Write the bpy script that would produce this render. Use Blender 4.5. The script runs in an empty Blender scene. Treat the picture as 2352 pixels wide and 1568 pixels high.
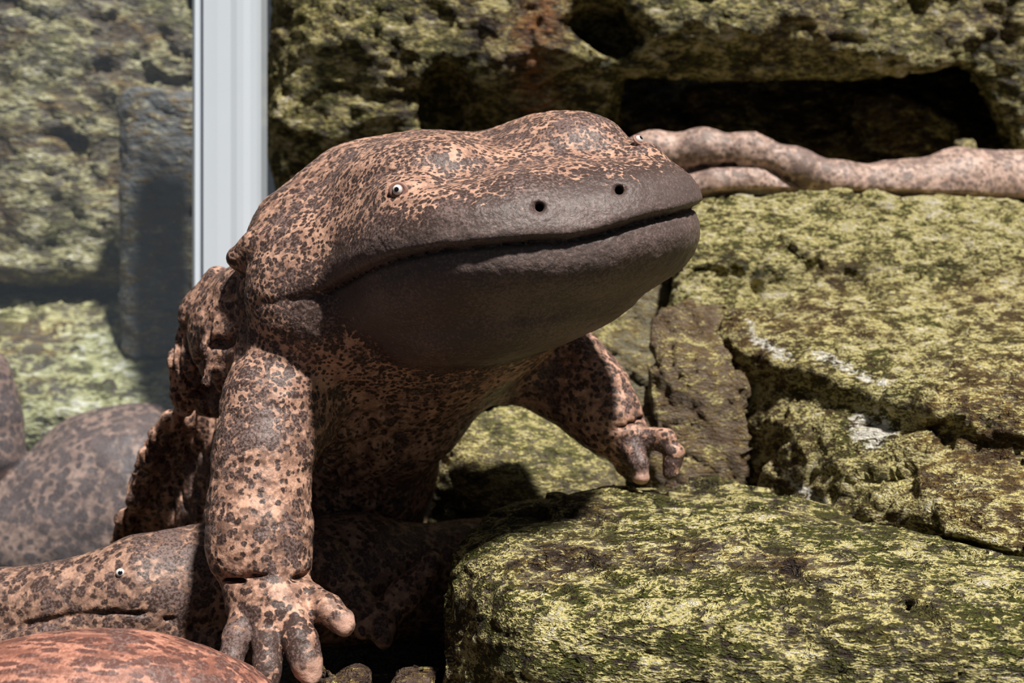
import bpy, bmesh, math
import numpy as np
from mathutils import Vector

# ------------------------------------------------------------------ camera, world, light, exposure
CAM = np.array([0.0, -0.5, 0.2]); FPX = 2522.0
scene = bpy.context.scene
cam_data = bpy.data.cameras.new('camera'); cam = bpy.data.objects.new('camera', cam_data)
scene.collection.objects.link(cam)
cam.location = CAM; cam.rotation_euler = (math.pi/2, 0, 0)
cam_data.sensor_width = 36.0; cam_data.lens = 36.0*FPX/2352.0
cam_data.clip_start = 0.01; cam_data.clip_end = 20
cam_data.dof.use_dof = True; cam_data.dof.focus_distance = 0.53; cam_data.dof.aperture_fstop = 11.0
scene.camera = cam

world = bpy.data.worlds.new('world'); scene.world = world; world.use_nodes = True
world.node_tree.nodes['Background'].inputs[0].default_value = (0.80, 0.90, 1.0, 1)
world.node_tree.nodes['Background'].inputs[1].default_value = 0.075

def sun(name, frm, strength, color, angle):
    l = bpy.data.lights.new(name, 'SUN'); l.energy = strength; l.color = color; l.angle = math.radians(angle)
    o = bpy.data.objects.new(name, l); scene.collection.objects.link(o)
    o.rotation_euler = Vector(frm).to_track_quat('Z', 'Y').to_euler(); o.location = Vector(frm)*3
    return o
sun('tank_lamp_offscreen', (0.32, -0.50, 1.0), 5.8, (1.0, 0.95, 0.88), 4.0)
scene.cycles.max_bounces = 5; scene.cycles.diffuse_bounces = 3; scene.cycles.glossy_bounces = 2
vs = scene.view_settings
vs.view_transform = 'Standard'; vs.look = 'None'; vs.gamma = 1.0; vs.use_curve_mapping = False; vs.exposure = 0.12

# ------------------------------------------------------------------ helpers
C = scene.collection
def P(px, py, d):
    """a point of the place, at depth d metres, that the photograph shows at (px, py)"""
    return np.array([(px-1176.0)/FPX*d + CAM[0], d + CAM[1], CAM[2]-(py-784.0)/FPX*d])
def R(px, d): return px/FPX*d

_rng = np.random.default_rng(7)
_perm = _rng.permutation(512).astype(np.int32); _perm = np.concatenate([_perm]*2)
_grad = _rng.normal(size=(512, 3)).astype(np.float32); _grad /= np.linalg.norm(_grad, axis=1, keepdims=True)
def perlin(p):
    p = np.asarray(p, np.float32); i = np.floor(p).astype(np.int32); f = p-i
    w = f*f*f*(f*(f*6-15)+10); i &= 511
    out = 0
    for dx in (0, 1):
        a = _perm[(i[:, 0]+dx) & 511]; wx = w[:, 0] if dx else 1-w[:, 0]
        for dy in (0, 1):
            b = _perm[(a+i[:, 1]+dy) & 511]; wy = wx*(w[:, 1] if dy else 1-w[:, 1])
            for dz in (0, 1):
                g = _grad[_perm[(b+i[:, 2]+dz) & 511]]
                wz = wy*(w[:, 2] if dz else 1-w[:, 2])
                out = out + wz*(g[:, 0]*(f[:, 0]-dx)+g[:, 1]*(f[:, 1]-dy)+g[:, 2]*(f[:, 2]-dz))
    return out*1.6
def fbm(p, octaves=4, gain=0.5, ridged=False):
    a, s, t = 1.0, 0, 0
    for k in range(octaves):
        n = perlin(p*(2.03**k)+k*17.3)
        if ridged: n = 1-2*np.abs(n)
        s = s+a*n; t += a; a *= gain
    return s/t
def smoothstep(a, b, x):
    t = np.clip((x-a)/(b-a), 0, 1); return t*t*(3-2*t)

def worley(p):
    """nearest-cell id and offset, for chipped facets"""
    p = np.asarray(p, np.float32); c = np.floor(p).astype(np.int32); best = np.full(len(p), 9e9, np.float32)
    bid = np.zeros(len(p), np.int32); off = np.zeros_like(p)
    for dx in (-1, 0, 1):
        for dy in (-1, 0, 1):
            for dz in (-1, 0, 1):
                n = c+np.array([dx, dy, dz], np.int32); m = n & 511
                h = _perm[(_perm[(_perm[m[:, 0]]+m[:, 1]) & 511]+m[:, 2]) & 511]
                q = n+0.5+0.42*_grad[h]-p; d = (q*q).sum(1); k = d < best
                best[k] = d[k]; bid[k] = h[k]; off[k] = q[k]
    return bid, off
def facets(p):
    bid, off = worley(p); g = _grad[(bid*7+13) & 511]
    return (off*g).sum(1)+0.5*_grad[(bid*3+5) & 511][:, 0]

class Sdf:
    """a signed distance field on a grid; the shapes are blended into one continuous body"""
    def __init__(s, lo, hi, h):
        s.lo = np.array(lo, float); s.h = h
        s.n = np.ceil((np.array(hi)-s.lo)/h).astype(int)+1
        s.D = np.full(s.n, 1.0, np.float32)
        s.ax = [(s.lo[i]+h*np.arange(s.n[i])).astype(np.float32) for i in range(3)]
    def box(s, lo, hi):
        a = np.clip(np.floor((np.array(lo)-s.lo)/s.h).astype(int), 0, s.n)
        b = np.clip(np.ceil((np.array(hi)-s.lo)/s.h).astype(int)+1, 0, s.n)
        return tuple(slice(x, y) for x, y in zip(a, b))
    def xyz(s, sl):
        return s.ax[0][sl[0]][:, None, None], s.ax[1][sl[1]][None, :, None], s.ax[2][sl[2]][None, None, :]
    def put(s, sl, d, k, carve=False):
        D = s.D[sl]
        if D.size == 0: return
        if carve:
            h = np.maximum(k-np.abs(D+d), 0)/k; D[...] = np.maximum(D, -d)+h*h*k*0.25
        else:
            h = np.maximum(k-np.abs(D-d), 0)/k; D[...] = np.minimum(D, d)-h*h*k*0.25
    def cone(s, a, ra, b, rb, k=0.01, carve=False):
        a = np.asarray(a, float); b = np.asarray(b, float); m = max(ra, rb)+k+4*s.h
        sl = s.box(np.minimum(a, b)-m, np.maximum(a, b)+m); x, y, z = s.xyz(sl)
        ba = b-a; L2 = max(ba.dot(ba), 1e-12)
        t = np.clip(((x-a[0])*ba[0]+(y-a[1])*ba[1]+(z-a[2])*ba[2])/L2, 0, 1).astype(np.float32)
        dx = x-a[0]-t*ba[0]; dy = y-a[1]-t*ba[1]; dz = z-a[2]-t*ba[2]
        s.put(sl, np.sqrt(dx*dx+dy*dy+dz*dz)-(ra+t*(rb-ra)), k, carve)
    def chain(s, pts, k=0.01, carve=False):
        for (a, ra), (b, rb) in zip(pts[:-1], pts[1:]): s.cone(a, ra, b, rb, k, carve)
    def ell(s, c, r, rot=None, k=0.01, carve=False):
        c = np.asarray(c, float); r = np.asarray(r, float); m = max(r)+k+4*s.h
        sl = s.box(c-m, c+m); x, y, z = s.xyz(sl); x = x-c[0]; y = y-c[1]; z = z-c[2]
        if rot is not None: x, y, z = (rot[i, 0]*x+rot[i, 1]*y+rot[i, 2]*z for i in range(3))
        k0 = np.sqrt((x/r[0])**2+(y/r[1])**2+(z/r[2])**2)
        k1 = np.sqrt((x/r[0]**2)**2+(y/r[1]**2)**2+(z/r[2]**2)**2)+1e-9
        s.put(sl, (k0*(k0-1)/k1).astype(np.float32), k, carve)
    def hull(s, pts, k=0.01, soft=0.01, carve=False):
        """a convex block with rounded edges through the given corner points"""
        bm = bmesh.new()
        for p in pts: bm.verts.new(p)
        bmesh.ops.convex_hull(bm, input=bm.verts)
        bm.normal_update()
        pl = {}
        for f in bm.faces:
            n = np.array(f.normal); key = tuple(np.round(n, 2))
            pl.setdefault(key, (n, float(np.dot(n, np.array(f.verts[0].co)))))
        bm.free()
        pts = np.array(pts); cen = pts.mean(0); m = k+soft+5*s.h
        sl = s.box(pts.min(0)-m, pts.max(0)+m); x, y, z = s.xyz(sl)
        d = None
        for n, o in pl.values():
            if np.dot(n, cen) > o: n, o = -n, -o
            e = (x*n[0]+y*n[1]+z*n[2]-o).astype(np.float32)
            if d is None: d = np.broadcast_to(e, np.broadcast_shapes(e.shape, x.shape, y.shape, z.shape)).copy()
            else:
                h = np.maximum(soft-np.abs(d-e), 0)/soft; d = np.maximum(d, e)+h*h*soft*0.25
        s.put(sl, d, k, carve)
    def cut_by(s, o, gap):
        """take away what another body already fills"""
        sl = s.box(o.lo, o.lo+o.h*(o.n-1)); 
        if any(x.stop <= x.start for x in sl): return
        A = o.D
        for a in range(3):
            t = np.clip((s.ax[a][sl[a]]-o.lo[a])/o.h, 0, o.n[a]-1.001); i = t.astype(int); f = (t-i).astype(np.float32)
            sh = [1, 1, 1]; sh[a] = -1; f = f.reshape(sh)
            A = np.take(A, i, a)*(1-f)+np.take(A, i+1, a)*f
        D = s.D[sl]; D[...] = np.maximum(D, gap-A)
    def mesh(s):
        D = s.D; n = s.n; e = s.h*0.5
        for a in range(3):
            for i in (0, -1):
                sl = [slice(None)]*3; sl[a] = i; D[tuple(sl)] = np.maximum(D[tuple(sl)], e)
        S = D < 0
        A = np.zeros(n-1, np.int8)
        for i in (0, 1):
            for j in (0, 1):
                for k in (0, 1): A += S[i:n[0]-1+i, j:n[1]-1+j, k:n[2]-1+k]
        act = np.argwhere((A > 0) & (A < 8)); N = len(act)
        idx = np.full(n-1, -1, np.int32); idx[act[:, 0], act[:, 1], act[:, 2]] = np.arange(N)
        cor = [(i, j, k) for i in (0, 1) for j in (0, 1) for k in (0, 1)]
        V = {c: D[act[:, 0]+c[0], act[:, 1]+c[1], act[:, 2]+c[2]] for c in cor}
        acc = np.zeros((N, 3)); cnt = np.zeros(N)
        for c in cor:
            for ax in range(3):
                if c[ax]: continue
                e = list(c); e[ax] = 1; e = tuple(e); va, vb = V[c], V[e]
                m = (va < 0) != (vb < 0); t = np.where(m, va/np.where(m, va-vb, 1), 0)
                p = np.array(c, float)[None, :].repeat(N, 0); p[:, ax] = t
                acc += p*m[:, None]; cnt += m
        verts = s.lo+s.h*(act+acc/cnt[:, None])
        quads = []
        for ax in range(3):
            o1, o2 = (ax+1) % 3, (ax+2) % 3
            a = [slice(None)]*3; b = [slice(None)]*3; a[ax] = slice(0, -1); b[ax] = slice(1, None)
            cr = S[tuple(a)] != S[tuple(b)]
            e = np.argwhere(cr); ok = (e[:, o1] > 0) & (e[:, o2] > 0) & (e[:, o1] < n[o1]-1) & (e[:, o2] < n[o2]-1); e = e[ok]
            ins = S[e[:, 0], e[:, 1], e[:, 2]]
            def cell(d1, d2):
                q = e.copy(); q[:, o1] -= d1; q[:, o2] -= d2; return idx[q[:, 0], q[:, 1], q[:, 2]]
            q = np.stack([cell(1, 1), cell(0, 1), cell(0, 0), cell(1, 0)], 1)
            q[~ins] = q[~ins][:, ::-1]; quads.append(q)
        q = np.concatenate(quads); q = q[(q >= 0).all(1)]
        return verts, q

def drop_small(verts, q):
    """keep the largest connected surface only"""
    lab = np.arange(len(verts))
    e = np.concatenate([q[:, [0, 1]], q[:, [1, 2]], q[:, [2, 3]], q[:, [3, 0]]])
    while True:
        m = np.minimum(lab[e[:, 0]], lab[e[:, 1]]); new = lab.copy()
        np.minimum.at(new, e[:, 0], m); np.minimum.at(new, e[:, 1], m); new = new[new]; new = new[new]
        if (new == lab).all(): break
        lab = new
    u, c = np.unique(lab, return_counts=True); keep = lab == u[c.argmax()]
    re = np.cumsum(keep)-1
    return verts[keep], re[q[keep[q[:, 0]]]]

from mathutils.bvhtree import BVHTree
TREES = {}; GRIDS = {}
def keep_tree(key, v, q): TREES[key] = (BVHTree.FromPolygons(v.tolist(), q.tolist()), v.min(0), v.max(0))
def push_clear(v, q, keys, gap):
    """press a surface back where it would run into a neighbour that is already there"""
    for key in keys:
        tree, lo, hi = TREES[key]; g = GRIDS[key]
        near = ((v > lo-gap) & (v < hi+gap)).all(1)
        ij = np.clip(np.rint((v-g.lo)/g.h).astype(int), 0, g.n-1)
        todo = np.nonzero(near & (g.D[ij[:, 0], ij[:, 1], ij[:, 2]] < 0.018))[0]
        def move(idx, gp):
            for i in idx:
                loc, nor, _f, dist = tree.find_nearest(v[i], 0.4)
                if loc is None: continue
                s = (v[i, 0]-loc[0])*nor[0]+(v[i, 1]-loc[1])*nor[1]+(v[i, 2]-loc[2])*nor[2]
                if s < gp and (s < 0 or dist < gp): v[i] = (loc[0]+nor[0]*gp, loc[1]+nor[1]*gp, loc[2]+nor[2]*gp)
        move(todo, gap)
        for k in range(6):
            fq = q[near[q].any(1)]
            if not len(fq): break
            vi, inv = np.unique(fq, return_inverse=True); inv = inv.reshape(fq.shape)
            hit = BVHTree.FromPolygons(v[vi].tolist(), inv.tolist()).overlap(tree)
            if not hit: break
            bad = np.unique(fq[np.unique([h[0] for h in hit])])
            move(bad, gap*(1.8+0.8*k))
    return v

def vnormals(v, q):
    n = np.cross(v[q[:, 2]]-v[q[:, 0]], v[q[:, 3]]-v[q[:, 1]]); o = np.zeros_like(v)
    for i in range(4):
        for a in range(3): o[:, a] += np.bincount(q[:, i], n[:, a], len(v))
    return o/(np.linalg.norm(o, axis=1, keepdims=True)+1e-12)

def relax(v, q, it):
    e = np.concatenate([q[:, [0, 1]], q[:, [1, 2]], q[:, [2, 3]], q[:, [3, 0]]]); N = len(v)
    cnt = np.bincount(e[:, 0], minlength=N)+np.bincount(e[:, 1], minlength=N)
    for _ in range(it):
        s = np.zeros_like(v)
        for a in range(3): s[:, a] = np.bincount(e[:, 0], v[e[:, 1], a], N)+np.bincount(e[:, 1], v[e[:, 0], a], N)
        v = 0.5*v+0.5*s/np.maximum(cnt, 1)[:, None]
    return v

def link_mesh(name, verts, faces, mat, origin=(0, 0, 0), parent=None, attrs=None, smooth=True):
    o = np.array(origin, float); verts = np.asarray(verts, float)
    me = bpy.data.meshes.new(name)
    if isinstance(faces, np.ndarray):
        k = faces.shape[1]; me.vertices.add(len(verts)); me.loops.add(faces.size); me.polygons.add(len(faces))
        me.vertices.foreach_set('co', (verts-o).astype(np.float32).ravel())
        me.loops.foreach_set('vertex_index', faces.astype(np.int32).ravel())
        me.polygons.foreach_set('loop_start', np.arange(0, faces.size, k, dtype=np.int32))
        me.update(calc_edges=True); me.validate()
    else:
        me.from_pydata([tuple(p) for p in (verts-o)], [], faces)
    if smooth: me.polygons.foreach_set('use_smooth', np.ones(len(me.polygons), bool))
    for k_, a in (attrs or {}).items():
        me.attributes.new(k_, 'FLOAT', 'POINT').data.foreach_set('value', np.asarray(a, np.float32))
    me.materials.append(mat)
    ob = bpy.data.objects.new(name, me); C.objects.link(ob); ob.location = o
    if parent is not None:
        ob.parent = parent; ob.location = o-np.array(parent.location)
    return ob
def tag(o, label, cat=None, group=None, kind=None):
    o['label'] = label
    if cat: o['category'] = cat
    if group: o['group'] = group
    if kind: o['kind'] = kind
    return o

# ------------------------------------------------------------------ materials
class NT:
    def __init__(s, name):
        s.m = bpy.data.materials.new(name); s.m.use_nodes = True; s.t = s.m.node_tree; s.t.nodes.clear()
        s.out = s.t.nodes.new('ShaderNodeOutputMaterial')
    def n(s, typ, ins=None, **props):
        nd = s.t.nodes.new(typ)
        for k, v in props.items(): setattr(nd, k, v)
        for k, v in (ins or {}).items():
            i = nd.inputs[k]
            if isinstance(v, bpy.types.NodeSocket): s.t.links.new(v, i)
            else: i.default_value = v
        return nd
    def math(s, op, a, b=0.0, c=0.0, clamp=False):
        return s.n('ShaderNodeMath', {0: a, 1: b, 2: c}, operation=op, use_clamp=clamp).outputs[0]
    def noise(s, vec, scale, detail=4, rough=0.55, dist=0.0):
        return s.n('ShaderNodeTexNoise', {'Vector': vec, 'Scale': scale, 'Detail': detail, 'Roughness': rough, 'Distortion': dist}).outputs[0]
    def mix(s, fac, a, b):
        nd = s.t.nodes.new('ShaderNodeMix'); nd.data_type = 'RGBA'
        for i, v in ((0, fac), (6, a), (7, b)):
            if isinstance(v, bpy.types.NodeSocket): s.t.links.new(v, nd.inputs[i])
            else: nd.inputs[i].default_value = v
        return nd.outputs[2]
    def step(s, v, a, b):
        return s.n('ShaderNodeMapRange', {'Value': v, 'From Min': a, 'From Max': b}, interpolation_type='SMOOTHSTEP').outputs[0]
    def attr(s, name): return s.n('ShaderNodeAttribute', attribute_name=name).outputs['Fac']
    def co(s): return s.n('ShaderNodeTexCoord').outputs['Object']
    def vadd(s, a, b): return s.n('ShaderNodeVectorMath', {0: a, 1: b}, operation='ADD').outputs[0]
    def vscale(s, a, f): return s.n('ShaderNodeVectorMath', {0: a, 'Scale': f}, operation='SCALE').outputs[0]
    def vmul(s, a, b): return s.n('ShaderNodeVectorMath', {0: a, 1: b}, operation='MULTIPLY').outputs[0]
    def done(s, bsdf): s.t.links.new(bsdf, s.out.inputs[0]); return s.m

def skin_material(name, pale=(0.63, 0.375, 0.27), mid=(0.33, 0.185, 0.135), dark=(0.060, 0.036, 0.030), snout=(0.120, 0.090, 0.083), spot=245.0, bias=-0.03, stretch=(1, 1, 1)):
    t = NT(name); co = t.co()
    cs = t.vmul(co, stretch+(0,) if False else stretch)
    w = t.n('ShaderNodeTexNoise', {'Vector': cs, 'Scale': 130.0, 'Detail': 2.0}).outputs[1]
    cw = t.vadd(cs, t.vscale(w, 0.0042))
    v1 = t.n('ShaderNodeTexVoronoi', {'Vector': cw, 'Scale': spot, 'Randomness': 1.0}).outputs[0]
    v1f = t.n('ShaderNodeTexVoronoi', {'Vector': cw, 'Scale': spot*1.55, 'Randomness': 1.0}).outputs[0]
    v1 = t.n('ShaderNodeMix', {0: t.attr('fine_spots'), 2: v1, 3: v1f}).outputs[0]
    v2 = t.n('ShaderNodeTexVoronoi', {'Vector': cw, 'Scale': spot*0.47, 'Randomness': 1.0}).outputs[0]
    low = t.attr('blotch')
    fine = t.noise(co, 700.0, 3, 0.6)
    pig = t.attr('pigment'); tip = t.attr('pale_tip')
    thr = t.math('ADD', t.math('ADD', t.math('MULTIPLY_ADD', low, 0.9, 0.02+bias), t.math('MULTIPLY', t.attr('fine_spots'), 0.07)), t.math('MULTIPLY', pig, 0.75))
    e1 = t.math('ADD', v1, t.math('MULTIPLY_ADD', fine, 0.40, -0.20))
    s1 = t.step(t.math('SUBTRACT', thr, e1), -0.10, 0.09)
    thr2 = t.math('MULTIPLY_ADD', low, 1.3, -0.27+bias)
    s2 = t.step(t.math('SUBTRACT', t.math('ADD', thr2, t.math('MULTIPLY', pig, 0.4)), t.math('ADD', v2, t.math('MULTIPLY_ADD', fine, 0.3, -0.15))), -0.05, 0.08)
    spots = t.math('MAXIMUM', s1, s2)
    gn = t.math('ADD', t.math('MULTIPLY', t.noise(cw, 110.0, 3, 0.6), 0.62), t.math('MULTIPLY', fine, 0.40))
    ground = t.mix(t.step(gn, 0.40, 0.60), mid+(1,), pale+(1,))
    mott = t.step(t.math('ADD', t.math('MULTIPLY', t.noise(cw, 210.0, 2, 0.6), 0.7), t.math('MULTIPLY', low, 0.45)), 0.51, 0.66)
    ground = t.mix(t.math('MULTIPLY', mott, t.math('MULTIPLY_ADD', t.attr('fine_spots'), -0.55, 0.85)), ground, tuple(0.42*a+0.58*b for a, b in zip(mid, dark))+(1,))
    darkc = t.mix(t.math('MULTIPLY', t.step(pig, 0.3, 1.0), 0.9), dark+(1,), snout+(1,))
    darkc = t.mix(t.math('MULTIPLY', t.step(t.math('ADD', t.math('MULTIPLY', fine, 0.6), t.math('MULTIPLY', low, 0.4)), 0.47, 0.60), 0.75), darkc, (0.24, 0.165, 0.15, 1))
    col = t.mix(spots, ground, darkc)
    col = t.mix(t.math('MULTIPLY', tip, t.step(t.noise(co, 160.0, 3), 0.25, 0.5)), col, (0.66, 0.40, 0.31, 1))
    b1 = t.noise(co, 420.0, 4, 0.6); b2 = t.n('ShaderNodeTexVoronoi', {'Vector': co, 'Scale': 420.0}).outputs[0]
    hgt = t.math('ADD', b1, t.math('MULTIPLY', b2, -0.22))
    bump = t.n('ShaderNodeBump', {'Height': hgt, 'Strength': 0.5, 'Distance': 0.0012}).outputs[0]
    bs = t.n('ShaderNodeBsdfPrincipled', {'Base Color': col, 'Roughness': 0.46, 'Normal': bump, 'Specular IOR Level': 0.32})
    return t.done(bs.outputs[0])

def rock_material(name, olive=(0.070, 0.075, 0.013), yellow=(0.72, 0.63, 0.26), brown=(0.034, 0.019, 0.014), grey=(0.17, 0.14, 0.11), pale=(0.74, 0.68, 0.54),
                  moss=0.5, crust=0.5, fine=1.0, stretch=(1, 1, 1), seed=0.0, rust=0.0, bump=1.0, stone=0.0, quartz=False, gold=(0.21, 0.135, 0.045)):
    t = NT(name); co = t.vadd(t.vmul(t.co(), stretch), (seed, seed*0.7, -seed))
    lay = t.vmul(co, (0.55, 0.8, 1.5))                       # growth runs along the bedding
    big = t.attr('growth'); med = t.attr('patches')
    g1 = t.noise(lay, 640.0*fine, 2, 0.7, 0.3); g2 = t.noise(t.vadd(lay, (3.1, 1.7, 0.4)), 260.0*fine, 3, 0.7, 0.6)
    g3 = t.noise(t.vadd(lay, (1.3, 4.4, 2.2)), 105.0*fine, 2, 0.6, 0.8)
    base = t.mix(t.step(t.math('ADD', t.math('MULTIPLY', t.math('ADD', med, g3), 0.5), stone), 0.44, 0.58), brown+(1,), grey+(1,))
    base = t.mix(t.step(t.math('ADD', t.math('MULTIPLY', g2, 0.7), t.math('MULTIPLY', med, 0.5)), 0.54, 0.72), base, gold+(1,))
    mf = t.step(t.math('MULTIPLY_ADD', big, 0.9, moss-0.5), 0.36, 0.54)
    base = t.mix(t.math('MULTIPLY', mf, t.step(g2, 0.36, 0.52)), base, olive+(1,))
    cov = t.math('MULTIPLY_ADD', med, 0.8, crust-0.9)       # how much crust grows here
    cov = t.math('MULTIPLY_ADD', big, 0.35, t.math('SUBTRACT', cov, 0.175))
    spk = t.math('ADD', t.math('MULTIPLY', g1, 0.95), t.math('MULTIPLY_ADD', g2, 0.75, t.math('MULTIPLY_ADD', g3, 0.9, t.math('SUBTRACT', cov, 0.65))))
    base = t.mix(t.math('MULTIPLY', t.step(spk, 0.62, 0.74), 0.92), base, yellow+(1,))
    if rust:
        rf = t.math('MULTIPLY', t.attr('rust'), rust)
        base = t.mix(t.math('MULTIPLY', rf, t.step(g2, 0.38, 0.55)), base, (0.30, 0.12, 0.04, 1))
    base = t.mix(t.math('MULTIPLY', t.step(spk, 0.83, 0.92), 0.95), base, pale+(1,))
    if quartz: base = t.mix(t.step(t.math('ADD', t.math('MULTIPLY_ADD', t.math('SUBTRACT', g2, 0.5), 2.4, t.attr('quartz')), t.math('MULTIPLY', t.math('SUBTRACT', med, 0.5), 1.6)), 0.50, 0.72), base, (0.88, 0.84, 0.74, 1))
    h = t.math('ADD', t.math('MULTIPLY', g1, 0.45), t.math('ADD', t.math('MULTIPLY', g2, 0.9), t.math('MULTIPLY', med, 1.2)))
    bp = t.n('ShaderNodeBump', {'Height': h, 'Strength': 1.0*bump, 'Distance': 0.010}).outputs[0]
    bs = t.n('ShaderNodeBsdfPrincipled', {'Base Color': base, 'Roughness': 0.60, 'Normal': bp, 'Specular IOR Level': 0.3})
    return t.done(bs.outputs[0])

def plain_material(name, col, rough=0.5, spec=0.4):
    t = NT(name); co = t.co(); c = t.mix(t.noise(co, 150.0, 3), tuple(x*0.8 for x in col)+(1,), tuple(min(1, x*1.15) for x in col)+(1,))
    return t.done(t.n('ShaderNodeBsdfPrincipled', {'Base Color': c, 'Roughness': rough, 'Specular IOR Level': spec}).outputs[0])

# ------------------------------------------------------------------ the large spotted salamander
U = 0.5/FPX
def head_frame(th, ro, pi, ox, oy):
    O = P(ox, oy, 0.5); v = O-CAM; v /= np.linalg.norm(v)
    ex = np.array([1.0, 0, 0]); ex -= v*ex.dot(v); ex /= np.linalg.norm(ex); up = np.cross(ex, v)
    r = np.cos(ro)*ex+np.sin(ro)*up; u = -np.sin(ro)*ex+np.cos(ro)*up
    F = np.sin(th)*r-np.cos(th)*v; L = np.cos(th)*r+np.sin(th)*v
    return O, L, np.cos(pi)*F+np.sin(pi)*u, np.cos(pi)*u-np.sin(pi)*F
HO, HL, HF, HU = head_frame(0.461, 0.218, -0.024, 1360, 519)
HROT = np.array([HL, -HF, HU])
def H(l, s, u): return HO+U*(l*HL-s*HF+u*HU)
TH = 0.461
def mouth_u(l, s):
    r = l*np.cos(TH)-s*np.sin(TH)
    return np.interp(r, [-700, -590, -530, -457, -357, -257, -127, -57, 23, 103, 233], [-30, -2, 10, 20, 20, 10, -6, -20, -21, -14, -14]).astype(np.float32)

def head_fields(l, s, u):
    W, S = 500.0, 490.0
    back = np.maximum(s-S, 0)
    Wb = W*(1+np.where(l < 0, 0.34, -0.22)*smoothstep(-60, 330, s-S))
    front = np.maximum(S-s, 0)
    rho = ((np.abs(l)/Wb)**2.3+(front/S)**2.3)**(1/2.3)
    m = mouth_u(l, s)*smoothstep(0.35, 0.9, rho)
    uu = u-m
    T = 128+0.275*np.clip(s, 0, 600)
    up = (rho**3.3+(np.maximum(uu, 0)/T)**2.5)**(1/2.7)
    Wl = 0.968+0.032*smoothstep(480, 640, s)
    Bt = 158+0.15*np.clip(s, 0, 600)
    lo = ((rho/Wl)**4.6+(np.maximum(-uu, 0)/Bt)**2.8)**(1/3.4)
    return rho, uu, up, lo

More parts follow.
